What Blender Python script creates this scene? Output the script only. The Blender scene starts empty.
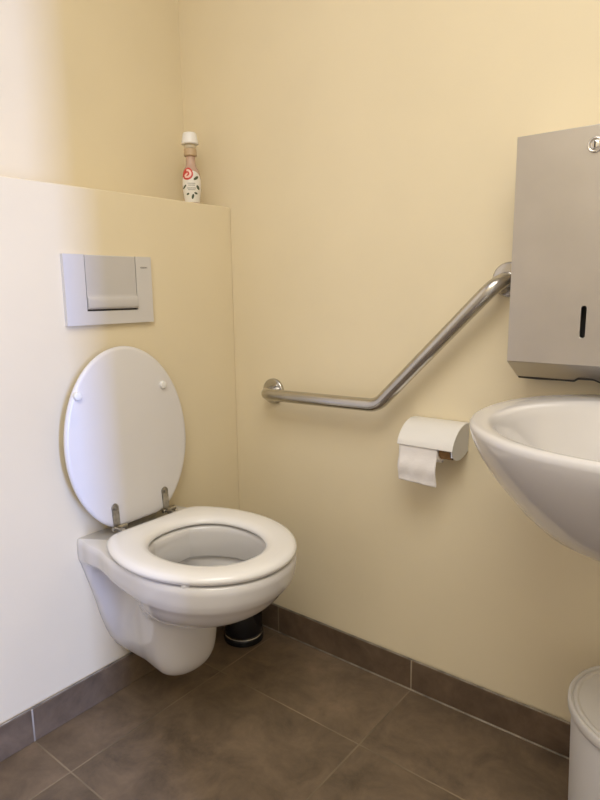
import bpy, bmesh, math, random
from math import sin, cos, pi, radians, sqrt
from mathutils import Vector, Matrix
random.seed(4)
S = bpy.context.scene
COL = S.collection

# ------------------------------------------------------------------ helpers
def obj(name, verts, faces, mat, parent=None, smooth=True, mats=None, fmat=None, recalc=True):
    me = bpy.data.meshes.new(name)
    me.from_pydata([tuple(v) for v in verts], [], faces)
    for m in (mats or [mat]): me.materials.append(m)
    if fmat:
        for p, i in zip(me.polygons, fmat): p.material_index = i
    if recalc:
        bm = bmesh.new(); bm.from_mesh(me)
        bmesh.ops.remove_doubles(bm, verts=bm.verts, dist=1e-6)
        bmesh.ops.recalc_face_normals(bm, faces=bm.faces)
        bm.to_mesh(me); bm.free()
    for p in me.polygons: p.use_smooth = smooth
    o = bpy.data.objects.new(name, me); COL.objects.link(o)
    if parent is not None:
        o.parent = parent
        o.location = -Vector(parent['_w']) if '_w' in parent else (0, 0, 0)
    return o

def thing(name, label, cat, loc, group=None):
    o = bpy.data.objects.new(name, None); COL.objects.link(o)
    o.location = loc; o.empty_display_size = .05
    o['label'] = label; o['category'] = cat
    o['_w'] = tuple(loc)
    if group: o['group'] = group
    return o

def struct(o):
    o['kind'] = 'structure'; return o

def box_data(x0, x1, y0, y1, z0, z1):
    v = [(x0,y0,z0),(x1,y0,z0),(x1,y1,z0),(x0,y1,z0),(x0,y0,z1),(x1,y0,z1),(x1,y1,z1),(x0,y1,z1)]
    f = [(0,3,2,1),(4,5,6,7),(0,1,5,4),(1,2,6,5),(2,3,7,6),(3,0,4,7)]
    return v, f

def bevel(o, w, seg=3, angle=35):
    m = o.modifiers.new('bevel', 'BEVEL'); m.width = w; m.segments = seg
    m.limit_method = 'ANGLE'; m.angle_limit = radians(angle)
    w2 = o.modifiers.new('wn', 'WEIGHTED_NORMAL'); w2.keep_sharp = False
    return o

def box(name, dims, mat, parent=None, bev=0, seg=3):
    v, f = box_data(*dims)
    o = obj(name, v, f, mat, parent, smooth=bev > 0)
    if bev: bevel(o, bev, seg)
    return o

def loft(rings, close=True, cap0=False, cap1=False):
    n = len(rings[0]); V = [p for r in rings for p in r]; F = []
    for i in range(len(rings)-1):
        for j in range(n if close else n-1):
            k = (j+1) % n
            F.append((i*n+j, i*n+k, (i+1)*n+k, (i+1)*n+j))
    if cap0: F.append(tuple(range(n)))
    if cap1: F.append(tuple((len(rings)-1)*n+j for j in range(n)))
    return V, F

def lathe(profile, center, n=48, cap0=True, cap1=True):
    cx, cy, cz = center
    rings = [[(cx+r*cos(2*pi*j/n), cy+r*sin(2*pi*j/n), cz+z) for j in range(n)] for r, z in profile]
    return loft(rings, True, cap0, cap1)

def merge(*parts):
    V, F = [], []
    for v, f in parts:
        o = len(V); V += list(v); F += [tuple(i+o for i in q) for q in f]
    return V, F

def cyl(p, q, r, n=24, r2=None, round_=0.0):
    p, q = Vector(p), Vector(q); d = (q-p).normalized()
    a = d.orthogonal().normalized(); b = d.cross(a)
    L = (q-p).length; r2 = r if r2 is None else r2
    prof = [(r, 0), (r2, L)]
    if round_ > 0:
        prof = [(r-round_, 0), (r-round_*.3, round_*.3), (r, round_), (r2, L-round_), (r2-round_*.3, L-round_*.3), (r2-round_, L)]
    rings = [[p+d*h+(a*cos(2*pi*j/n)+b*sin(2*pi*j/n))*rr for j in range(n)] for rr, h in prof]
    return loft(rings, True, True, True)

def fillet_path(pts, rads, seg=14):
    P = [Vector(p) for p in pts]; out = [P[0]]
    for i in range(1, len(P)-1):
        a, b, c = P[i-1], P[i], P[i+1]; r = rads[i-1]
        u = (a-b).normalized(); w = (c-b).normalized()
        ang = u.angle(w); t = r/math.tan(ang/2)
        s, e = b+u*t, b+w*t
        bis = (u+w).normalized(); cen = b+bis*(r/sin(ang/2))
        v0, v1 = s-cen, e-cen; tot = v0.angle(v1); ax = v0.cross(v1).normalized()
        for k in range(seg+1):
            out.append(cen+Matrix.Rotation(tot*k/seg, 3, ax) @ v0)
    out.append(P[-1]); return out

def sweep(path, r, n=28):
    rings = []; a = None
    for i, p in enumerate(path):
        t = ((path[min(i+1, len(path)-1)]-p).normalized() if i == 0 else
             (p-path[i-1]).normalized() if i == len(path)-1 else
             ((path[i+1]-p).normalized()+(p-path[i-1]).normalized()).normalized())
        a = t.orthogonal().normalized() if a is None else (a-t*a.dot(t)).normalized()
        b = t.cross(a)
        rings.append([p+(a*cos(2*pi*j/n)+b*sin(2*pi*j/n))*r for j in range(n)])
    return loft(rings, True, True, True)

def spline(pts, n):
    """Catmull-Rom through 2D control points, n samples per span"""
    P = [pts[0]]+list(pts)+[pts[-1]]; out = []
    for i in range(1, len(P)-2):
        for k in range(n):
            t = k/n
            out.append(tuple(.5*((2*P[i][c])+(-P[i-1][c]+P[i+1][c])*t+(2*P[i-1][c]-5*P[i][c]+4*P[i+1][c]-P[i+2][c])*t*t
                       + (-P[i-1][c]+3*P[i][c]-3*P[i+1][c]+P[i+2][c])*t**3) for c in (0, 1)))
    out.append(tuple(pts[-1])); return out

def polar(poly, c, N):
    """radius of a closed polygon about c at N angles"""
    out = []
    for k in range(N):
        th = 2*pi*k/N; d = (cos(th), sin(th)); best = 0
        for i in range(len(poly)):
            ax, ay = poly[i][0]-c[0], poly[i][1]-c[1]
            j = (i+1) % len(poly); bx, by = poly[j][0]-c[0], poly[j][1]-c[1]
            ex, ey = bx-ax, by-ay; det = d[0]*(-ey)+ex*d[1]
            if abs(det) < 1e-12: continue
            t = (ax*(-ey)+ex*ay)/det; s = (d[0]*ay-d[1]*ax)/det
            if t > 0 and -1e-9 <= s <= 1+1e-9: best = max(best, t)
        out.append(best)
    return out

def egg(xb, xw, w, xf, A, n=2.0, nf=2.0):
    """closed outline: ellipse to the front, cut straight at the back"""
    pts = []
    for k in range(161):
        th = -pi+2*pi*k/160; c, s = cos(th), sin(th)
        if c >= 0:
            e = 2/nf; x = xw+(xf-xw)*abs(c)**e; y = w*math.copysign(abs(s)**e, s)
        else:
            e = 2/n; x = xw-A*abs(c)**e; y = w*math.copysign(abs(s)**e, s)
        if x >= xb: pts.append((x, y))
    return pts

def smooth_r(R, it=2):
    for _ in range(it):
        n = len(R); R = [(R[i-1]+2*R[i]+R[(i+1) % n])/4 for i in range(n)]
    return R

# ------------------------------------------------------------------ materials
def lin(c):
    return tuple((v/255/12.92 if v/255 <= .04045 else ((v/255+.055)/1.055)**2.4) for v in c)+(1,)

def principled(name, col, rough=.5, metal=0, spec=.5, coat=0, trans=0, bump=0, bscale=60, bdist=.002, var=0, vscale=8, aniso=0):
    m = bpy.data.materials.new(name); m.use_nodes = True
    nt = m.node_tree; b = nt.nodes['Principled BSDF']
    b.inputs['Base Color'].default_value = col if len(col) == 4 else col+(1,)
    b.inputs['Roughness'].default_value = rough; b.inputs['Metallic'].default_value = metal
    b.inputs['Specular IOR Level'].default_value = spec
    b.inputs['Coat Weight'].default_value = coat; b.inputs['Coat Roughness'].default_value = .05
    b.inputs['Transmission Weight'].default_value = trans
    geo = nt.nodes.new('ShaderNodeNewGeometry')
    if bump:
        nz = nt.nodes.new('ShaderNodeTexNoise'); nz.inputs['Scale'].default_value = bscale; nz.inputs['Detail'].default_value = 4
        nt.links.new(geo.outputs['Position'], nz.inputs['Vector'])
        bp = nt.nodes.new('ShaderNodeBump'); bp.inputs['Strength'].default_value = bump; bp.inputs['Distance'].default_value = bdist
        nt.links.new(nz.outputs['Fac'], bp.inputs['Height']); nt.links.new(bp.outputs['Normal'], b.inputs['Normal'])
    if var:
        nz = nt.nodes.new('ShaderNodeTexNoise'); nz.inputs['Scale'].default_value = vscale; nz.inputs['Detail'].default_value = 5
        nt.links.new(geo.outputs['Position'], nz.inputs['Vector'])
        mr = nt.nodes.new('ShaderNodeMapRange'); mr.inputs['From Min'].default_value = .3; mr.inputs['From Max'].default_value = .7
        mr.inputs['To Min'].default_value = 1-var; mr.inputs['To Max'].default_value = 1+var
        nt.links.new(nz.outputs['Fac'], mr.inputs['Value'])
        mx = nt.nodes.new('ShaderNodeVectorMath'); mx.operation = 'SCALE'
        mx.inputs[0].default_value = col[:3]; nt.links.new(mr.outputs[0], mx.inputs['Scale'])
        nt.links.new(mx.outputs[0], b.inputs['Base Color'])
    return m

TILE, GA, GB = .4605, .2611, .163     # tile pitch and grout offsets of the floor grid

def tile_material(name, axes, tile_rgb, grout_rgb, rough):
    """stone tiles with grout; axes = list of (axis index, offset) carrying grout lines"""
    m = bpy.data.materials.new(name); m.use_nodes = True
    nt = m.node_tree; N, L = nt.nodes, nt.links; b = N['Principled BSDF']
    geo = N.new('ShaderNodeNewGeometry'); sep = N.new('ShaderNodeSeparateXYZ'); L.new(geo.outputs['Position'], sep.inputs[0])
    def math_(op, a, bb=None):
        n = N.new('ShaderNodeMath'); n.operation = op
        for i, v in enumerate((a, bb)):
            if v is None: continue
            if isinstance(v, (int, float)): n.inputs[i].default_value = v
            else: L.new(v, n.inputs[i])
        return n.outputs[0]
    dmin = None; cells = []
    wob = N.new('ShaderNodeTexNoise'); wob.inputs['Scale'].default_value = 30; L.new(geo.outputs['Position'], wob.inputs['Vector'])
    for ax, off in axes:
        u = math_('DIVIDE', math_('SUBTRACT', sep.outputs[ax], off), TILE)
        cells.append(math_('FLOOR', u))
        fr = math_('FRACT', u)
        d = math_('MULTIPLY', math_('MINIMUM', fr, math_('SUBTRACT', 1.0, fr)), TILE)
        dmin = d if dmin is None else math_('MINIMUM', dmin, d)
    dm = math_('ADD', dmin, math_('MULTIPLY', math_('SUBTRACT', wob.outputs['Fac'], .5), .0014))
    g = N.new('ShaderNodeMapRange'); g.interpolation_type = 'SMOOTHSTEP'
    g.inputs['From Min'].default_value = .0013; g.inputs['From Max'].default_value = .0026
    L.new(dm, g.inputs['Value'])                       # 0 in the grout, 1 on the tile
    comb = N.new('ShaderNodeCombineXYZ')
    for i, c in enumerate(cells): L.new(c, comb.inputs[i])
    wn = N.new('ShaderNodeTexWhiteNoise'); L.new(comb.outputs[0], wn.inputs['Vector'])
    n1 = N.new('ShaderNodeTexNoise'); n1.inputs['Scale'].default_value = 9; n1.inputs['Detail'].default_value = 10; n1.inputs['Roughness'].default_value = .72
    n1.inputs['Distortion'].default_value = .4
    sh = N.new('ShaderNodeVectorMath'); sh.operation = 'MULTIPLY_ADD'
    L.new(wn.outputs['Color'], sh.inputs[0]); sh.inputs[1].default_value = (7, 7, 7); L.new(geo.outputs['Position'], sh.inputs[2])
    L.new(sh.outputs[0], n1.inputs['Vector'])
    ramp = N.new('ShaderNodeValToRGB'); cr = ramp.color_ramp
    c = lin(tile_rgb)
    cr.elements[0].position = .3; cr.elements[0].color = tuple(v*.55 for v in c[:3])+(1,)
    cr.elements[1].position = .72; cr.elements[1].color = tuple(v*1.4 for v in c[:3])+(1,)
    L.new(n1.outputs['Fac'], ramp.inputs[0])
    br = math_('ADD', math_('MULTIPLY', wn.outputs['Value'], .16), .92)
    sc = N.new('ShaderNodeVectorMath'); sc.operation = 'SCALE'; L.new(ramp.outputs[0], sc.inputs[0]); L.new(br, sc.inputs['Scale'])
    gn = N.new('ShaderNodeTexNoise'); gn.inputs['Scale'].default_value = 3.1; L.new(geo.outputs['Position'], gn.inputs['Vector'])
    gr = N.new('ShaderNodeValToRGB'); gc = lin(grout_rgb)
    gr.color_ramp.elements[0].position = .42; gr.color_ramp.elements[0].color = tuple(v*.45 for v in gc[:3])+(1,)
    gr.color_ramp.elements[1].position = .58; gr.color_ramp.elements[1].color = gc
    L.new(gn.outputs['Fac'], gr.inputs[0])
    mix = N.new('ShaderNodeMix'); mix.data_type = 'RGBA'
    L.new(g.outputs[0], mix.inputs['Factor']); L.new(gr.outputs[0], mix.inputs['A']); L.new(sc.outputs[0], mix.inputs['B'])
    L.new(mix.outputs['Result'], b.inputs['Base Color'])
    rn = math_('ADD', math_('MULTIPLY', n1.outputs['Fac'], .25), rough-.12)
    L.new(rn, b.inputs['Roughness'])
    n2 = N.new('ShaderNodeTexNoise'); n2.inputs['Scale'].default_value = 70; n2.inputs['Detail'].default_value = 4
    L.new(geo.outputs['Position'], n2.inputs['Vector'])
    h = math_('ADD', math_('MULTIPLY', n2.outputs['Fac'], .25), g.outputs[0])
    bp = N.new('ShaderNodeBump'); bp.inputs['Strength'].default_value = .35; bp.inputs['Distance'].default_value = .0015
    L.new(h, bp.inputs['Height']); L.new(bp.outputs['Normal'], b.inputs['Normal'])
    return m

PAINT = (.79, .684, .475)
M = {}
M['paint'] = principled('cream_wall_paint', PAINT, .42, spec=.35, bump=.12, bscale=140, bdist=.0012, var=.025, vscale=3)
M['ceiling'] = principled('ceiling_paint', (.82, .79, .72), .8)
M['floor'] = tile_material('brown_stone_floor_tiles', [(0, GB), (1, -GA)], (113, 96, 77), (142, 126, 102), .5)
M['skirt_r'] = tile_material('brown_skirting_tiles_right', [(0, GB)], (102, 84, 66), (168, 152, 128), .45)
M['skirt_l'] = tile_material('brown_skirting_tiles_left', [(1, -GA)], (112, 95, 76), (186, 176, 160), .45)
M['caulk'] = principled('pale_caulk', (.27, .235, .18), .7, var=.5, vscale=25)
M['ceramic'] = principled('white_glazed_ceramic', (.69, .665, .64), .09, spec=.55, coat=.25)
M['bowl_in'] = principled('glazed_bowl_inside', (.78, .765, .74), .15, spec=.5)
M['water'] = principled('water', (.75, .78, .76), .02, trans=.8)
M['seat'] = principled('white_lacquered_seat', (.86, .84, .81), .16, spec=.5, coat=.2)
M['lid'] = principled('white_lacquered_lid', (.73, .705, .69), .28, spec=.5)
M['plate'] = principled('white_flush_plastic', (.64, .615, .59), .28, spec=.5)
M['button'] = principled('pale_flush_button_plastic', (.56, .535, .51), .3, spec=.5)
M['ink'] = principled('dark_ink', (.08, .075, .07), .5)
M['steel'] = principled('brushed_stainless_steel', (.56, .535, .51), .34, metal=1, bump=.04, bscale=220, bdist=.0006, var=.04, vscale=9)
M['bar'] = principled('satin_stainless_tube', (.52, .50, .47), .22, metal=1, var=.05, vscale=30)
M['hinge'] = principled('worn_hinge_metal', (.42, .40, .36), .35, metal=1, bump=.2, bscale=300, bdist=.0008, var=.3, vscale=90)
M['lock'] = principled('lock_chrome', (.74, .72, .68), .2, metal=1)
M['black'] = principled('hollow_shade_black', (.012, .011, .01), .6)  # black painted for the shade in the paper opening and keyhole
M['strip_shade'] = principled('dark_strip_and_shade', (.05, .045, .04), .7)  # edge strip colour, also painted for shade round the button and inside the casing
M['gloss_black'] = principled('glossy_black_plastic', (.010, .010, .012), .12, spec=.5)
M['chrome'] = principled('chrome', (.8, .79, .77), .1, metal=1)
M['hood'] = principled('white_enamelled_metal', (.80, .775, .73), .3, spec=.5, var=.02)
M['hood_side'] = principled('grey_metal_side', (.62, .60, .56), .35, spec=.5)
M['paper'] = principled('toilet_paper', (.84, .80, .77), .9, spec=.1, bump=.5, bscale=90, bdist=.002)
M['card'] = principled('brown_cardboard', (.34, .20, .095), .85, spec=.1, var=.2, vscale=40)
M['bin'] = principled('matt_white_bin_plastic', (.66, .64, .62), .45, spec=.4)
M['binlid'] = principled('matt_white_bin_lid', (.62, .595, .56), .5, spec=.4, var=.02, vscale=12)
M['sink'] = principled('white_washbasin_ceramic', (.66, .635, .62), .1, spec=.55, coat=.25)
M['rubber'] = principled('white_rubber', (.82, .81, .78), .45)
M['b_body'] = principled('translucent_pink_plastic', (.74, .52, .40), .25, trans=.35)
M['b_collar'] = principled('tan_bottle_collar', (.55, .40, .24), .4)
M['b_cap'] = principled('white_cap_plastic', (.86, .84, .80), .35)
M['b_ring'] = principled('clear_cap_skirt', (.80, .70, .52), .3, trans=.3)
M['b_label'] = principled('white_label', (.80, .77, .70), .4)
M['b_red'] = principled('red_print', (.58, .05, .035), .4)
M['b_pink'] = principled('pink_print', (.86, .55, .46), .4)
M['b_green'] = principled('dark_green_print', (.07, .09, .045), .5)
M['b_grey'] = principled('grey_print', (.30, .30, .26), .5)

# ------------------------------------------------------------------ the room
H, D = 1.2888, .1883                      # boxing height and depth
XR, YF, ZC = 2.05, -2.0, 2.5
T = .12
struct(box('floor', (-D-T, XR+1.6, YF-T, T, -.1, 0), M['floor']))
struct(box('ceiling', (-D-T, XR+T, YF-T, T, ZC, ZC+.1), M['ceiling']))
struct(box('wall_left', (-D-T, -D, YF, 0, 0, ZC), M['paint']))
b = struct(box('wall_left_boxing', (-D, 0, YF, 0, 0, H), M['paint'], bev=.003, seg=2))
struct(box('wall_right', (-D-T, XR+T, 0, T, 0, ZC), M['paint']))
struct(box('wall_front', (-D-T, XR+T, YF-T, YF, 0, ZC), M['paint']))
# wall behind the camera with the open doorway the daylight comes through
DJ = -1.088                               # door jamb edge
v, f = merge(box_data(XR, XR+T, DJ, 0, 0, ZC), box_data(XR, XR+T, YF, DJ, 2.08, ZC), box_data(XR, XR+T, YF, DJ-.82, 0, 2.08))
struct(obj('wall_back', v, f, M['paint'], smooth=False))
# tiled skirting
HB = .0843
struct(bevel(obj('baseboard_right', *box_data(0.0, XR, -.01, 0, 0, HB), M['skirt_r'], smooth=True), .0015, 2))
struct(bevel(obj('baseboard_left', *box_data(0, .01, YF, -.01, 0, HB), M['skirt_l'], smooth=True), .0015, 2))
# thin pale bead on top of and below the skirting
v, f = merge(cyl((0, -.006, HB+.0005), (XR, -.006, HB+.0005), .0026, 10), cyl((0, -.0105, .0005), (XR, -.0105, .0005), .0026, 10))
struct(obj('trim_1', v, f, M['caulk']))
v, f = cyl((.006, YF, HB+.0005), (.006, -.01, HB+.0005), .0022, 10)
struct(obj('trim_2', v, f, M['caulk']))

# ------------------------------------------------------------------ toilet
YC = -.413
toilet = thing('wall_hung_toilet', 'white wall-hung ceramic toilet with its seat down and lid raised against the wall', 'toilet', (.25, YC, .088))
LEV = [ # z, half width at wall, at x=.10, at x=.18, x of widest, widest, front
 (.455, .150, .158, .176, .29, .184, .508), (.4525, .154, .162, .180, .29, .188, .513), (.44, .156, .164, .182, .29, .190, .515),
 (.418, .156, .163, .181, .29, .189, .512), (.404, .155, .160, .178, .29, .187, .508), (.396, .153, .147, .174, .29, .185, .504),
 (.389, .150, .132, .168, .29, .181, .499), (.379, .147, .112, .158, .29, .174, .490), (.366, .143, .094, .145, .288, .168, .480), (.348, .138, .081, .132, .28, .157, .462),
 (.332, .133, .074, .122, .27, .144, .437), (.318, .129, .071, .115, .255, .129, .404), (.306, .125, .070, .109, .238, .115, .366), (.297, .123, .071, .105, .218, .105, .328),
 (.287, .120, .072, .100, .205, .098, .300), (.272, .116, .073, .097, .198, .094, .284), (.25, .111, .074, .095, .194, .092, .278), (.22, .103, .075, .092, .192, .090, .275),
 (.19, .093, .074, .088, .19, .088, .272), (.16, .081, .070, .082, .19, .083, .267), (.138, .068, .063, .074, .188, .075, .257),
 (.121, .056, .055, .065, .184, .065, .242), (.109, .043, .044, .052, .175, .052, .22), (.102, .028, .030, .036, .165, .036, .188)]
def refine(T, m=3):
    out = []
    for i in range(len(T)-1):
        p0, p1, p2, p3 = T[max(i-1, 0)], T[i], T[i+1], T[min(i+2, len(T)-1)]
        for k in range(m):
            t = k/m
            out.append(tuple(.5*(2*b+(c-a)*t+(2*a-5*b+4*c-d)*t*t+(-a+3*b-3*c+d)*t**3) for a, b, c, d in zip(p0, p1, p2, p3)))
    return out+[T[-1]]
LEV = LEV[:2]+refine(LEV[2:])
def body_ring(z, wb, wr, w18, xm, wm, xf):
    ctrl = [(0, wb), (.012, wb), (.024, wb+(wr-wb)*.05), (.055, wb+(wr-wb)*.72), (.10, wr), (.145, (wr+w18)/2*1.01)]
    if xm > .2: ctrl.append((.185, w18))
    ctrl.append((xm, wm))
    half = spline(ctrl, 8)[:-1]
    # resample the rear stretch to a fixed count
    L = [0]
    for i in range(1, len(half)): L.append(L[-1]+math.dist(half[i], half[i-1]))
    res = []
    for k in range(40):
        s = L[-1]*k/40; i = max(j for j in range(len(L)) if L[j] <= s+1e-12); i = min(i, len(half)-2)
        t = (s-L[i])/(L[i+1]-L[i]); res.append((half[i][0]*(1-t)+half[i+1][0]*t, half[i][1]*(1-t)+half[i+1][1]*t))
    for k in range(25):
        th = pi/2*k/24; res.append((xm+(xf-xm)*sin(th)**.95 if th > 0 else xm, wm*cos(th)**.95 if k < 24 else 0))
    full = res+[(x, -y) for x, y in reversed(res[:-1])]
    return [(max(x, .0), YC+y, z) for x, y in full]
rings = [body_ring(*l) for l in LEV]
n = len(rings[0])
for _ in range(4):                        # soften the run-out of the ledge into the flanks
    new = [list(r) for r in rings]
    for i in range(8, len(rings)-2):
        for j in range(1, n-1):
            nb = [rings[i-1][j], rings[i+1][j], rings[i][j-1], rings[i][j+1]]
            p = rings[i][j]
            q = [p[c]*.4+sum(b_[c] for b_ in nb)*.15 for c in (0, 1)]
            if p[0] > .004: new[i][j] = (q[0], q[1], p[2])
    rings = new
CI = .318
ang = [math.atan2(p[1]-YC, p[0]-CI) for p in rings[0]]
def inner(cx, a, bb, z): return [(cx+a*cos(t), YC+bb*sin(t), z) for t in ang]
ins = [inner(.165, .050, .046, .262), inner(.172, .064, .056, .286), inner(.212, .092, .076, .313), inner(.250, .120, .104, .332), inner(.285, .145, .128, .352),
       inner(.304, .158, .140, .366), inner(.304, .163, .144, .374),
       inner(.302, .147, .128, .375), inner(.302, .144, .125, .379),
       inner(.302, .144, .125, .440), inner(.302, .146, .127, .451), inner(.302, .150, .130, .455)]
nin = len(ins)
V, F = loft(ins+rings, True, True, True)
obj('bowl', V, F, M['ceramic'], toilet)
# standing water at the bottom of the bowl
obj('water', [(.175+.0665*cos(2*pi*k/32), YC+.0565*sin(2*pi*k/32), .289) for k in range(32)], [tuple(range(32))], M['water'], toilet, smooth=False, recalc=False)
# fixing slot on the bowl's flank
obj('fixing_cap', *cyl((.083, YC-.083, .372), (.080, YC-.0835, .342), .0035, 10), M['rubber'], toilet)

NS = 96
SC = (.305, 0)
Ro = smooth_r(polar(egg(.084, .285, .197, .519, .256), SC, NS), 2)
Rh = smooth_r(polar([(  .297+(.146*cos(t) if cos(t) > 0 else -.136*abs(cos(t))**.80), .121*math.copysign(abs(sin(t))**.95, sin(t))) for t in [2*pi*k/120 for k in range(120)]], SC, NS), 1)
def pring(R, d, z, c=SC):
    return [(c[0]+(R[k]+d)*cos(2*pi*k/NS), YC+(R[k]+d)*sin(2*pi*k/NS), z) for k in range(NS)]
ZS = .459
prof = [pring(Rh, .006, ZS), pring(Rh, .001, ZS+.003), pring(Rh, 0, ZS+.007), pring(Rh, .003, ZS+.0125), pring(Rh, .010, ZS+.0175), pring(Rh, .022, ZS+.0205),
        pring(Ro, -.026, ZS+.022), pring(Ro, -.012, ZS+.0208), pring(Ro, -.005, ZS+.018), pring(Ro, -.001, ZS+.013), pring(Ro, 0, ZS+.009), pring(Ro, -.003, ZS+.0025), pring(Ro, -.008, ZS)]
V, F = loft(prof+[prof[0]], True)
seat = obj('seat', V, F, M['seat'], toilet)
for sx, sy in ((.400, -.156), (.400, .156), (.15, -.145), (.15, .145)):
    bp_ = obj('bumper', *cyl((sx, YC+sy, .4545), (sx, YC+sy, ZS+.002), .010, 16, round_=.001), M['rubber'], toilet)
    bp_.parent = seat; bp_.location = (0, 0, 0)
LC = -.4230                               # the lid sits a little off the bowl's axis
# raised lid, leaning back
Lr = smooth_r(polar(egg(0, .205, .1785, .445, .225), (.22, 0), NS), 2)
lid_m = Matrix.Translation((.062, LC, .474)) @ Matrix.Rotation(radians(-3.0), 4, 'Y') @ Matrix.Rotation(radians(1.1), 4, 'X')
def lring(d, x): return [lid_m @ Vector((x, (Lr[k]+d)*sin(2*pi*k/NS), .22+(Lr[k]+d)*cos(2*pi*k/NS))) for k in range(NS)]
V, F = loft([lring(-.014, -.016), lring(-.005, -.0150), lring(-.001, -.0115), lring(0, -.008), lring(-.001, -.0045), lring(-.004, -.0012), lring(-.010, 0)], True, True, True)
lid = obj('lid', V, F, M['lid'], toilet)
for sy, sz in ((-.135, .342), (.112, .333)):
    v, f = cyl(lid_m @ Vector((-.001, sy, sz)), lid_m @ Vector((.008, sy, sz)), .0105, 20, .0095, round_=.002)
    q = obj('bumper', v, f, M['rubber'], lid); q.location = (0, 0, 0)
for sy in (-.071, .083):
    hg = obj('hinge', *merge(
        *[( [lid_m @ Vector(p) for p in vv], ff) for vv, ff in [box_data(.0005, .0032, sy-.0092, sy+.0092, .006, .055)]],
        ([lid_m @ Vector(p) for p in cyl((.0005, sy, .055), (.0032, sy, .055), .0092, 16)[0]], cyl((0,0,0),(1,0,0),1,16)[1]),
        ([lid_m @ Vector(p) for p in cyl((.003, sy, .052), (.0048, sy, .052), .0035, 10)[0]], cyl((0,0,0),(1,0,0),1,10)[1]),
        cyl((.068, LC+sy-.016, .4765), (.068, LC+sy+.024, .4765), .0055, 16),
        box_data(.066, .100, LC+sy-.012, LC+sy-.002, .4785, .4822),
        box_data(.061, .075, LC+sy+.004, LC+sy+.020, .455, .478),
        box_data(.060, .090, LC+sy+.000, LC+sy+.024, .4552, .459)), M['hinge'], toilet, smooth=False)
    bevel(hg, .0012, 2)

# ------------------------------------------------------------------ flush plate
PY, PZ, PW, PH = -.5535, .9716, .246, .164
fp = thing('flush_plate', 'white rectangular flush plate set in the wall above the raised toilet lid', 'flush plate', (0, PY+PW/2, PZ))
by0, by1, bz0 = PY+.0545, PY+.198, PZ+.033
v, f = merge(box_data(0, .011, PY, by0-.0008, PZ, PZ+PH), box_data(0, .011, by1+.0008, PY+PW, PZ, PZ+PH), box_data(0, .011, by0-.0008, by1+.0008, PZ, bz0-.0008),
             box_data(0, .004, by0-.001, by1+.001, bz0-.001, PZ+PH))
fr = obj('frame', v, f, M['plate'], fp, smooth=False); 
pr = [(.0055, bz0+.0035), (.0125, bz0+.0035), (.0165, bz0+.006), (.0180, bz0+.010), (.0178, bz0+.022), (.0168, bz0+.028), (.0140, bz0+.0315), (.0120, bz0+.034), (.0112, bz0+.040), (.0108, PZ+PH-.003), (.0095, PZ+PH-.0004), (.0055, PZ+PH-.0004)]
R1 = [[(x, y, z) for x, z in pr] for y in (by0+.0012, by1-.0012)]
bt = obj('button', *loft(R1, True, True, True), M['button'], fp, smooth=True); bevel(bt, .0007, 2, 50)
# dark sheet behind the button, painted in for the shade at its edges
obj('gap_shade', *merge(box_data(.0042, .0050, by0-.0006, by1+.0006, bz0-.0006, PZ+PH-.0006)), M['strip_shade'], fp, smooth=False)
def text_mesh(name, s, size, mat, matrix, parent, depth=.0002):
    cu = bpy.data.curves.new('t', 'FONT'); cu.body = s; cu.size = size; cu.align_x = 'CENTER'; cu.align_y = 'CENTER'; cu.extrude = depth
    to = bpy.data.objects.new('t', cu); COL.objects.link(to)
    bpy.context.view_layer.update()
    me = bpy.data.meshes.new_from_object(to.evaluated_get(bpy.context.evaluated_depsgraph_get()))
    bpy.data.objects.remove(to)
    me.transform(matrix); me.materials.clear(); me.materials.append(mat)
    o = bpy.data.objects.new(name, me); COL.objects.link(o); o.parent = parent; o.location = -Vector(parent['_w'])
    return o
basis = Matrix(((0, 0, 1, 0), (1, 0, 0, 0), (0, 1, 0, 0), (0, 0, 0, 1)))
text_mesh('lettering', 'GEBERIT', .0058, M['ink'], Matrix.Translation((.0111, PY+.2235, PZ+.1370)) @ basis, fp)

# ------------------------------------------------------------------ grab bar
OFF = .060
F1, F2 = (.156, 0, .759), (.834, 0, 1.064)
gb = thing('grab_bar', 'bent stainless steel grab bar on the right wall, rising at an angle to the dispenser', 'grab bar', (.148, 0, .757))
path = fillet_path([(F1[0], -.004, F1[2]), (F1[0], -OFF, F1[2]), (.541, -OFF, .766), (.834, -OFF, 1.064), (.834, -.004, 1.064)], [.045, .06, .045])
obj('tube', *sweep(path, .0165), M['bar'], gb)
for c in (F1, F2):
    pf = [(.0375, 0), (.0375, .005), (.0365, .0075), (.034, .0088), (.020, .0095)]
    rg = [[(c[0]+r*cos(2*pi*j/40), -d, c[2]+r*sin(2*pi*j/40)) for j in range(40)] for r, d in pf]
    fl = obj('flange', *loft(rg, True, True, True), M['bar'], gb)
    for a in (50, 170, 290):
        q = (c[0]+.0275*cos(radians(a)), c[2]+.0275*sin(radians(a)))
        s_ = obj('screw', *cyl((q[0], -.0085, q[1]), (q[0], -.0112, q[1]), .0042, 12, round_=.0008), M['lock'], fl); s_.location = (0, 0, 0)

# ------------------------------------------------------------------ towel dispenser
dx0, dx1, dz0, dz1, dd = .878, 1.150, .902, 1.325, .12
td = thing('paper_towel_dispenser', 'tall stainless steel paper towel dispenser with a lock, on the wall above the washbasin', 'towel dispenser', ((dx0+dx1)/2, 0, .864))
zl, yl = .864, -.053
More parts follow.
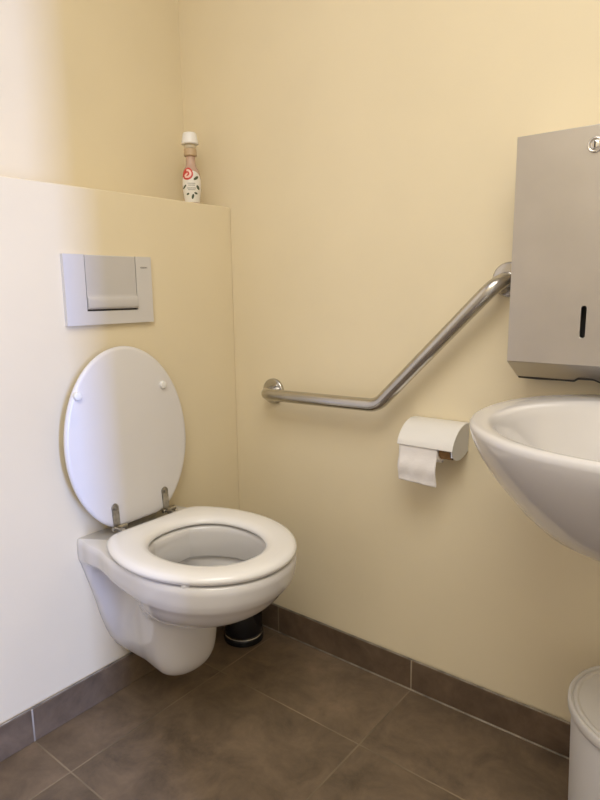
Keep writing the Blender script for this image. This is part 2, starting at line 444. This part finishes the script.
# casing: back, sides, top, sloped lower lip with a scooped finger cut-out
bm = bmesh.new()
def prism_yz(bm, prof, x0, x1):
    a = [bm.verts.new((x0, y, z)) for y, z in prof]; c = [bm.verts.new((x1, y, z)) for y, z in prof]
    n_ = len(prof); bm.faces.new(a); bm.faces.new(list(reversed(c)))
    for i in range(n_): bm.faces.new((a[i], a[(i+1) % n_], c[(i+1) % n_], c[i]))
tk = .0018
side = [(0, zl), (yl, zl), (-dd+.001, dz0), (-dd+.001, dz1), (0, dz1)]
prism_yz(bm, side, dx0, dx0+tk); prism_yz(bm, side, dx1-tk, dx1)
prism_yz(bm, [(0, dz1-tk), (-dd+.001, dz1-tk), (-dd+.001, dz1), (0, dz1)], dx0+tk, dx1-tk)
prism_yz(bm, [(0, zl), (-.002, zl), (-.002, dz1), (0, dz1)], dx0+tk, dx1-tk)
# sloped lip as a strip whose lower edge rises in the middle
xs = [dx0+.0012+(dx1-dx0-.0024)*k/80 for k in range(81)]
def lift(x):
    t = (x-dx0)/(dx1-dx0)
    u = abs(t-.5)
    if u < .04: return .20
    if u < .10: return .20*(.5+.5*cos(pi*(u-.04)/.06))
    return 0
top = [bm.verts.new((x, -dd+.001, dz0)) for x in xs]
low = [bm.verts.new((x, yl+(-dd+.001-yl)*lift(x), zl+(dz0-zl)*lift(x))) for x in xs]
low2 = [bm.verts.new((x, v_.co.y+.003, v_.co.z+.0006)) for x, v_ in zip(xs, low)]
for i in range(80):
    bm.faces.new((top[i], top[i+1], low[i+1], low[i])); bm.faces.new((low[i], low[i+1], low2[i+1], low2[i]))
LOW = [tuple(v_.co) for v_ in low]
me = bpy.data.meshes.new('casing'); bmesh.ops.recalc_face_normals(bm, faces=bm.faces); bm.to_mesh(me); bm.free(); me.materials.append(M['steel'])
ca = bpy.data.objects.new('casing', me); COL.objects.link(ca); ca.parent = td; ca.location = -Vector(td['_w'])
obj('slot_shade', *box_data(dx0+.002, dx1-.002, -.060, -.002, dz0-.030, dz0-.026), M['black'], td, smooth=False)  # black slab put in for the shade up inside the paper opening
obj('inside_shade', *box_data(dx0+.006, dx1-.006, -.09, -.004, dz0-.008, dz1-.06), M['strip_shade'], td, smooth=False)  # added dark block, its colour stands for shade inside the casing
dk = []
for sgn in (0, 1):
    dk.append([(x, v_[1]-.0006+(.0055 if sgn else 0), v_[2]+(-.0032-.0004*sin(x*70) if sgn else .0006)) for x, v_ in zip(xs, LOW)])
gk = obj('edge_strip', *loft(dk, False), M['strip_shade'], td); sd = gk.modifiers.new('s', 'SOLIDIFY'); sd.thickness = .001
# front door with a real level slot cut through
SX, SZ0, SZ1, SWD = 1.0155, .953, 1.012, .0045
bm = bmesh.new()
def loop(pts, y): return [bm.verts.new((x, y, z)) for x, z in pts]
outer_ = [(dx0, dz0), (dx1, dz0), (dx1, dz1), (dx0, dz1)]
hole = [(SX+SWD*cos(a), SZ1-SWD+SWD*sin(a)) for a in [pi*k/10 for k in range(11)]]+[(SX+SWD*cos(a), SZ0+SWD+SWD*sin(a)) for a in [pi+pi*k/10 for k in range(11)]]
E_ = []
for pts in (outer_, hole):
    vs = loop(pts, -dd)
    E_ += [bm.edges.new((vs[i], vs[(i+1) % len(vs)])) for i in range(len(vs))]
bmesh.ops.triangle_fill(bm, edges=E_, use_beauty=True)
bmesh.ops.dissolve_limit(bm, angle_limit=.01, verts=[], edges=[]) if False else None
ret = bmesh.ops.extrude_face_region(bm, geom=list(bm.faces))
for e in ret['geom']:
    if isinstance(e, bmesh.types.BMVert): e.co.y += .006
bmesh.ops.recalc_face_normals(bm, faces=bm.faces)
me = bpy.data.meshes.new('door'); bm.to_mesh(me); bm.free(); me.materials.append(M['steel'])
dr = bpy.data.objects.new('door', me); COL.objects.link(dr); dr.parent = td; dr.location = -Vector(td['_w'])
bevel(dr, .0012, 2, 60)
lc = (1.0165, 1.291)
rg = [[(lc[0]+r*cos(2*pi*j/32), -dd-d, lc[1]+r*sin(2*pi*j/32)) for j in range(32)] for r, d in [(.0135, -.001), (.0135, .002), (.0125, .0042), (.0105, .0046), (.0098, .0030), (.0088, .0030), (.0082, .0052), (.004, .0056)]]
lk = obj('lock', *loft(rg, True, True, True), M['lock'], td)
kh = obj('keyhole', *merge(box_data(lc[0]-.0012, lc[0]+.0012, -dd-.0059, -dd-.004, lc[1]-.0055, lc[1]+.0055)), M['black'], lk, smooth=False); kh.location = (0, 0, 0)

# ------------------------------------------------------------------ toilet paper holder and roll
hx0, hx1 = .617, .756
hp = thing('toilet_paper_holder', 'white metal hooded toilet paper holder on the wall below the grab bar', 'paper holder', ((hx0+hx1)/2, 0, .66))
hood = spline([(-.003, .740), (-.030, .7405), (-.056, .733), (-.077, .718), (-.089, .702), (-.093, .689)], 6)
R1 = []
for x in (hx0, hx1):
    R1.append([(x, y, z) for y, z in hood]+[(x, y+.0016*(0 if i == 0 else 1), z-.0016) for i, (y, z) in reversed(list(enumerate(hood)))])
ho = obj('hood', *loft(R1, True, True, True), M['hood'], hp); 
for p in ho.data.polygons: p.use_smooth = len(p.vertices) == 4
bevel(ho, .0006, 2, 60)
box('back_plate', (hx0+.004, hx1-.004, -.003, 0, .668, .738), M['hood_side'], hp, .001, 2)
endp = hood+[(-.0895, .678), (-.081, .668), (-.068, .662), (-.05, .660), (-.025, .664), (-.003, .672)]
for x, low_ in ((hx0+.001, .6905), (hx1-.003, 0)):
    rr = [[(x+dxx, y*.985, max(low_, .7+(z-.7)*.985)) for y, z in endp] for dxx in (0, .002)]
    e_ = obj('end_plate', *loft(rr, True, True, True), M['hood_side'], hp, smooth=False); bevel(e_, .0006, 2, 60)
RY, RZ = -.060, .680
obj('spindle', *cyl((hx0+.003, RY, RZ), (hx1-.002, RY, RZ), .006, 16), M['chrome'], hp)
obj('clip', *merge(box_data(hx1-.0105, hx1-.003, RY-.016, RY+.006, RZ-.010, RZ+.004)), M['chrome'], hp, smooth=False)

tr = thing('toilet_paper_roll', 'nearly used-up toilet paper roll hanging in the holder, brown cardboard core showing', 'toilet paper', (.67, RY, RZ-.03))
px0, px1 = .6205, .7175
# core: open tube that sticks out on the right
def tube_x(x0, x1, r0, r1, n_=40):
    rg = [[(x, RY+r*cos(2*pi*j/n_), RZ+r*sin(2*pi*j/n_)) for j in range(n_)] for x, r in ((x0, r0), (x0, r1), (x1, r1), (x1, r0), (x0, r0))]
    return loft(rg, True)
obj('core', *tube_x(px0+.004, hx1-.012, .0175, .0188), M['card'], tr)
obj('paper', *tube_x(px0, px1, .0190, .0285), M['paper'], tr)
rows = []
for k in range(15):
    a = radians(70-70*k/14); rows.append((RY-.0292*cos(a), RZ+.0292*sin(a)))
for k in range(1, 25):
    t = k/24; rows.append((RY-.0292-.004*sin(t*3.0)+.0015*sin(9*t), RZ-.080*t))
G = [[(px0+(px1-px0)*i/16, y-.0012*sin(i*.9+j*.25)*min(1, max(0, j-14)/8), z-.004*(i/16-.5)*(max(0, j-14)/24)) for i in range(17)] for j, (y, z) in enumerate(rows)]
V, F = loft(G, False)
sh_ = obj('hanging_sheet', V, F, M['paper'], tr); so = sh_.modifiers.new('s', 'SOLIDIFY'); so.thickness = .0009; so.offset = 0

# ------------------------------------------------------------------ washbasin
SCX, SCY, SZ = 1.172, -.278, .836
wb = thing('washbasin', 'white rounded ceramic washbasin mounted on the right wall under the dispenser', 'washbasin', (SCX, 0, .60))
NB = 112
def sring(cx, cy, a, bb, z, n_=2.12, flat=True):
    out = []
    for k in range(NB):
        t = 2*pi*k/NB; c, s = cos(t), sin(t); e = 2/n_
        x = cx+a*math.copysign(abs(c)**e, c); y = cy+bb*math.copysign(abs(s)**(e if s < 0 else e*.93), s)
        out.append((x, min(y, 0.0) if flat else y, z))
    return out
A, B = .273, .281
outer_s = [(1.0, 0, 0), (1.002, -.004, 0), (.998, -.012, 0), (.985, -.026, .0), (.955, -.05, .004), (.90, -.083, .010), (.83, -.115, .018), (.745, -.152, .026), (.64, -.187, .034), (.51, -.216, .046), (.35, -.238, .06), (.16, -.250, .075)]
rg = []
inn = [(.06, -.150), (.20, -.1485), (.38, -.143), (.55, -.130), (.70, -.108), (.82, -.078), (.91, -.046), (.965, -.022), (.995, -.008), (1.03, -.0015), (1.06, 0)]
for s, dz in inn:
    rg.append(sring(SCX+.002, SCY-.030*(min(s, 1)), .228*s, .222*s, SZ+dz, 2.1, False))
rg.append(sring(SCX, SCY, A*.975, B*.975, SZ+.0015))
rg.append(sring(SCX, SCY, A*.99, B*.99, SZ))
for s, dz, sy in outer_s[1:]:
    rg.append(sring(SCX, SCY+sy+.06*(1-s), A*s, B*s, SZ+dz*1.0, 2.12))
V, F = loft(rg, True, True, True)
V, F = merge((V, F), box_data(SCX-.15, SCX+.15, -.12, 0, SZ-.135, SZ-.045))   # the lug it is bolted to the wall by
obj('basin', V, F, M['sink'], wb)

# ------------------------------------------------------------------ waste bin
BX, BY, BZ, BR = 1.2048, -.179, .300, .1525
wbn = thing('waste_bin', 'round white plastic waste bin with flat lid below the washbasin', 'waste bin', (BX, BY, 0))
obj('body', *lathe([(.130, 0), (.136, .003), (.137, .008), (.1455, BZ-.024), (.1455, BZ-.02)], (BX, BY, 0), 64), M['bin'], wbn)
obj('lid', *lathe([(.1460, BZ-.022), (.1495, BZ-.022), (.1515, BZ-.018), (.1525, BZ-.010), (.1522, BZ-.004), (.1505, BZ-.0008), (.148, BZ), (.1455, BZ-.0006), (.1440, BZ-.003),
                  (.1432, BZ-.0045), (.1422, BZ-.003), (.1405, BZ-.0012), (.137, BZ-.0008), (.1345, BZ-.002), (.1335, BZ-.0036), (.132, BZ-.0036), (.10, BZ-.003), (.05, BZ-.0025), (.004, BZ-.0025)], (BX, BY, 0), 80, True, True), M['binlid'], wbn)

# ------------------------------------------------------------------ toilet brush holder
tx, ty = .096, -.096
bh = thing('toilet_brush_holder', 'glossy black round toilet brush holder on the floor behind the toilet', 'brush holder', (tx, ty, 0))
obj('base', *lathe([(.057, 0), (.060, .002), (.0605, .006), (.0605, .019), (.059, .021)], (tx, ty, 0), 48), M['gloss_black'], bh)
obj('trim_ring', *lathe([(.0585, .0205), (.0601, .0212), (.0601, .0224), (.0585, .0236)], (tx, ty, 0), 48), M['bar'], bh)
obj('cup', *lathe([(.0565, .0235), (.0572, .03), (.0572, .105), (.055, .110), (.030, .113), (.012, .114)], (tx, ty, 0), 48), M['gloss_black'], bh)

# ------------------------------------------------------------------ bottle on the ledge
ox, oy = -.078, -.0765
bo = thing('plastic_bottle', 'small plastic bottle with white cap and red round logo standing on the wall ledge', 'bottle', (ox, oy, H))
bprof = [(.018, 0), (.0205, .002), (.0215, .010), (.0235, .025), (.0262, .042), (.0272, .055), (.0270, .070), (.0258, .083), (.0236, .096), (.0195, .106), (.0150, .113), (.0135, .120), (.0130, .135), (.0130, .143)]
obj('bottle_body', *lathe(bprof, (ox, oy, H), 40), M['b_body'], bo)
obj('collar', *lathe([(.0150, .1405), (.0182, .1410), (.0184, .144), (.0176, .147), (.0184, .150), (.0176, .153), (.0182, .157), (.0174, .160)], (ox, oy, H), 40), M['b_collar'], bo)
obj('neck', *lathe([(.0162, .1598), (.0162, .173)], (ox, oy, H), 32), M['b_ring'], bo)
obj('cap', *lathe([(.0225, .1725), (.0240, .1730), (.0242, .176), (.0222, .186), (.0205, .196), (.0195, .2015), (.0165, .2040)], (ox, oy, H), 40), M['b_cap'], bo)
def brad(z):
    for i in range(len(bprof)-1):
        if bprof[i][1] <= z <= bprof[i+1][1]:
            t = (z-bprof[i][1])/(bprof[i+1][1]-bprof[i][1]); return bprof[i][0]*(1-t)+bprof[i+1][0]*t
    return bprof[-1][0]
PHI = math.atan2(-1.3293-oy, 1.3114-ox)
def wrap(s, z, lift): 
    r = brad(z); a = PHI+s/.026; return (ox+(r+lift)*cos(a), oy+(r+lift)*sin(a), H+z)
def patch(fn, nu, nv, lift):
    V = [wrap(*fn(i/nu, j/nv), lift) for j in range(nv+1) for i in range(nu+1)]
    F = [(j*(nu+1)+i, j*(nu+1)+i+1, (j+1)*(nu+1)+i+1, (j+1)*(nu+1)+i) for j in range(nv) for i in range(nu)]
    return V, F
def ringp(cs, cz, r0, r1, a0, a1, lift):
    return patch(lambda u, v: (cs+(r0+(r1-r0)*v)*cos(a0+(a1-a0)*u), cz+(r0+(r1-r0)*v)*sin(a0+(a1-a0)*u)), 28, 3, lift)
def blob(cs, cz, a, bb, rot, lift):
    return patch(lambda u, v: (cs+v*(a*cos(2*pi*u)*cos(rot)-bb*sin(2*pi*u)*sin(rot)), cz+v*(a*cos(2*pi*u)*sin(rot)+bb*sin(2*pi*u)*cos(rot))), 14, 3, lift)
lab = obj('label', *patch(lambda u, v: (-.031+.066*u, .012+v*(.066+.020*sin(pi*u)**.7)), 24, 16, .0003), M['b_label'], bo)
lg = obj('logo', *ringp(-.0115, .0895, .0001, .0172, 0, 2*pi, .0010), M['b_red'], bo)
q = obj('emblem', *merge(ringp(-.0115, .0895, .0066, .0124, radians(-130), radians(110), .0016), blob(-.0150, .0868, .0068, .0028, .7, .0016)), M['b_pink'], lg); q.location = (0, 0, 0)
bl = [(-.0215, .0535, .0048, .0016, .7), (.0135, .0775, .0052, .0020, .6), (.0185, .0520, .0042, .0022, -.9), (.0025, .0270, .0042, .0018, 1.3), (-.012, .034, .0028, .0014, .4), (.012, .036, .0032, .0015, -.3)]
q = obj('leaf_print', *merge(*[blob(t[0], t[1], t[2]*1.7, t[3]*1.9, t[4], .0007) for t in bl]), M['b_green'], lab); q.location = (0, 0, 0)
ln = []
for k, (zz, s0, s1) in enumerate(((.0625, -.0105, .0095), (.0575, -.0085, .0085), (.0500, -.0120, .0110), (.0455, -.0095, .0090))):
    s = s0
    while s < s1:
        w = random.uniform(.0012, .0024); ln.append(patch(lambda u, v, s=s, w=w, zz=zz: (s+w*u, zz-.0014+.0028*v), 2, 1, .0007)); s += w+.0010
q = obj('small_print', *merge(*ln), M['b_grey'], lab); q.location = (0, 0, 0)

# ------------------------------------------------------------------ light
def area(name, loc, target, sx, sy, power, col):
    l = bpy.data.lights.new(name, 'AREA'); l.shape = 'RECTANGLE'; l.size = sx; l.size_y = sy; l.energy = power; l.color = col
    o = bpy.data.objects.new(name, l); COL.objects.link(o); o.location = loc
    d = (Vector(target)-Vector(loc)); o.rotation_euler = d.to_track_quat('-Z', 'Y').to_euler(); return o
area('ceiling_light', (1.3, -1.42, ZC-.02), (1.3, -1.42, 0), 1.1, 1.1, 26.5, (1, .99, .95))
area('doorway_daylight', (3.35, -1.462, 1.1), (0, -.6, 1.0), .075, 1.9, 106, (.30, .44, 1.0))
w = bpy.data.worlds.new('World'); S.world = w; w.use_nodes = True
w.node_tree.nodes['Background'].inputs[0].default_value = (1, .96, .88, 1)
w.node_tree.nodes['Background'].inputs[1].default_value = .9

# ------------------------------------------------------------------ camera
cx, cy, cz, yaw, pit, rol, fpx = 1.3114, -1.3293, 1.0439, radians(128.5623), radians(10.0635), radians(-.7066), 610.39
fw = Vector((cos(yaw)*cos(pit), sin(yaw)*cos(pit), -sin(pit)))
r0 = fw.cross(Vector((0, 0, 1))).normalized(); u0 = r0.cross(fw)
rr = r0*cos(rol)+u0*sin(rol); uu = -r0*sin(rol)+u0*cos(rol)
cd = bpy.data.cameras.new('Camera'); cam = bpy.data.objects.new('Camera', cd); COL.objects.link(cam)
mw = Matrix((rr, uu, -fw)).transposed().to_4x4(); mw.translation = (cx, cy, cz); cam.matrix_world = mw
cd.sensor_fit = 'VERTICAL'; cd.sensor_height = 36; cd.lens = fpx/800*36; cd.clip_start = .02
S.camera = cam
S.view_settings.view_transform = 'Standard'; S.view_settings.look = 'None'; S.view_settings.gamma = 1; S.view_settings.exposure = 0
S.view_settings.use_curve_mapping = False
for o in S.objects:
    if '_w' in o: del o['_w']
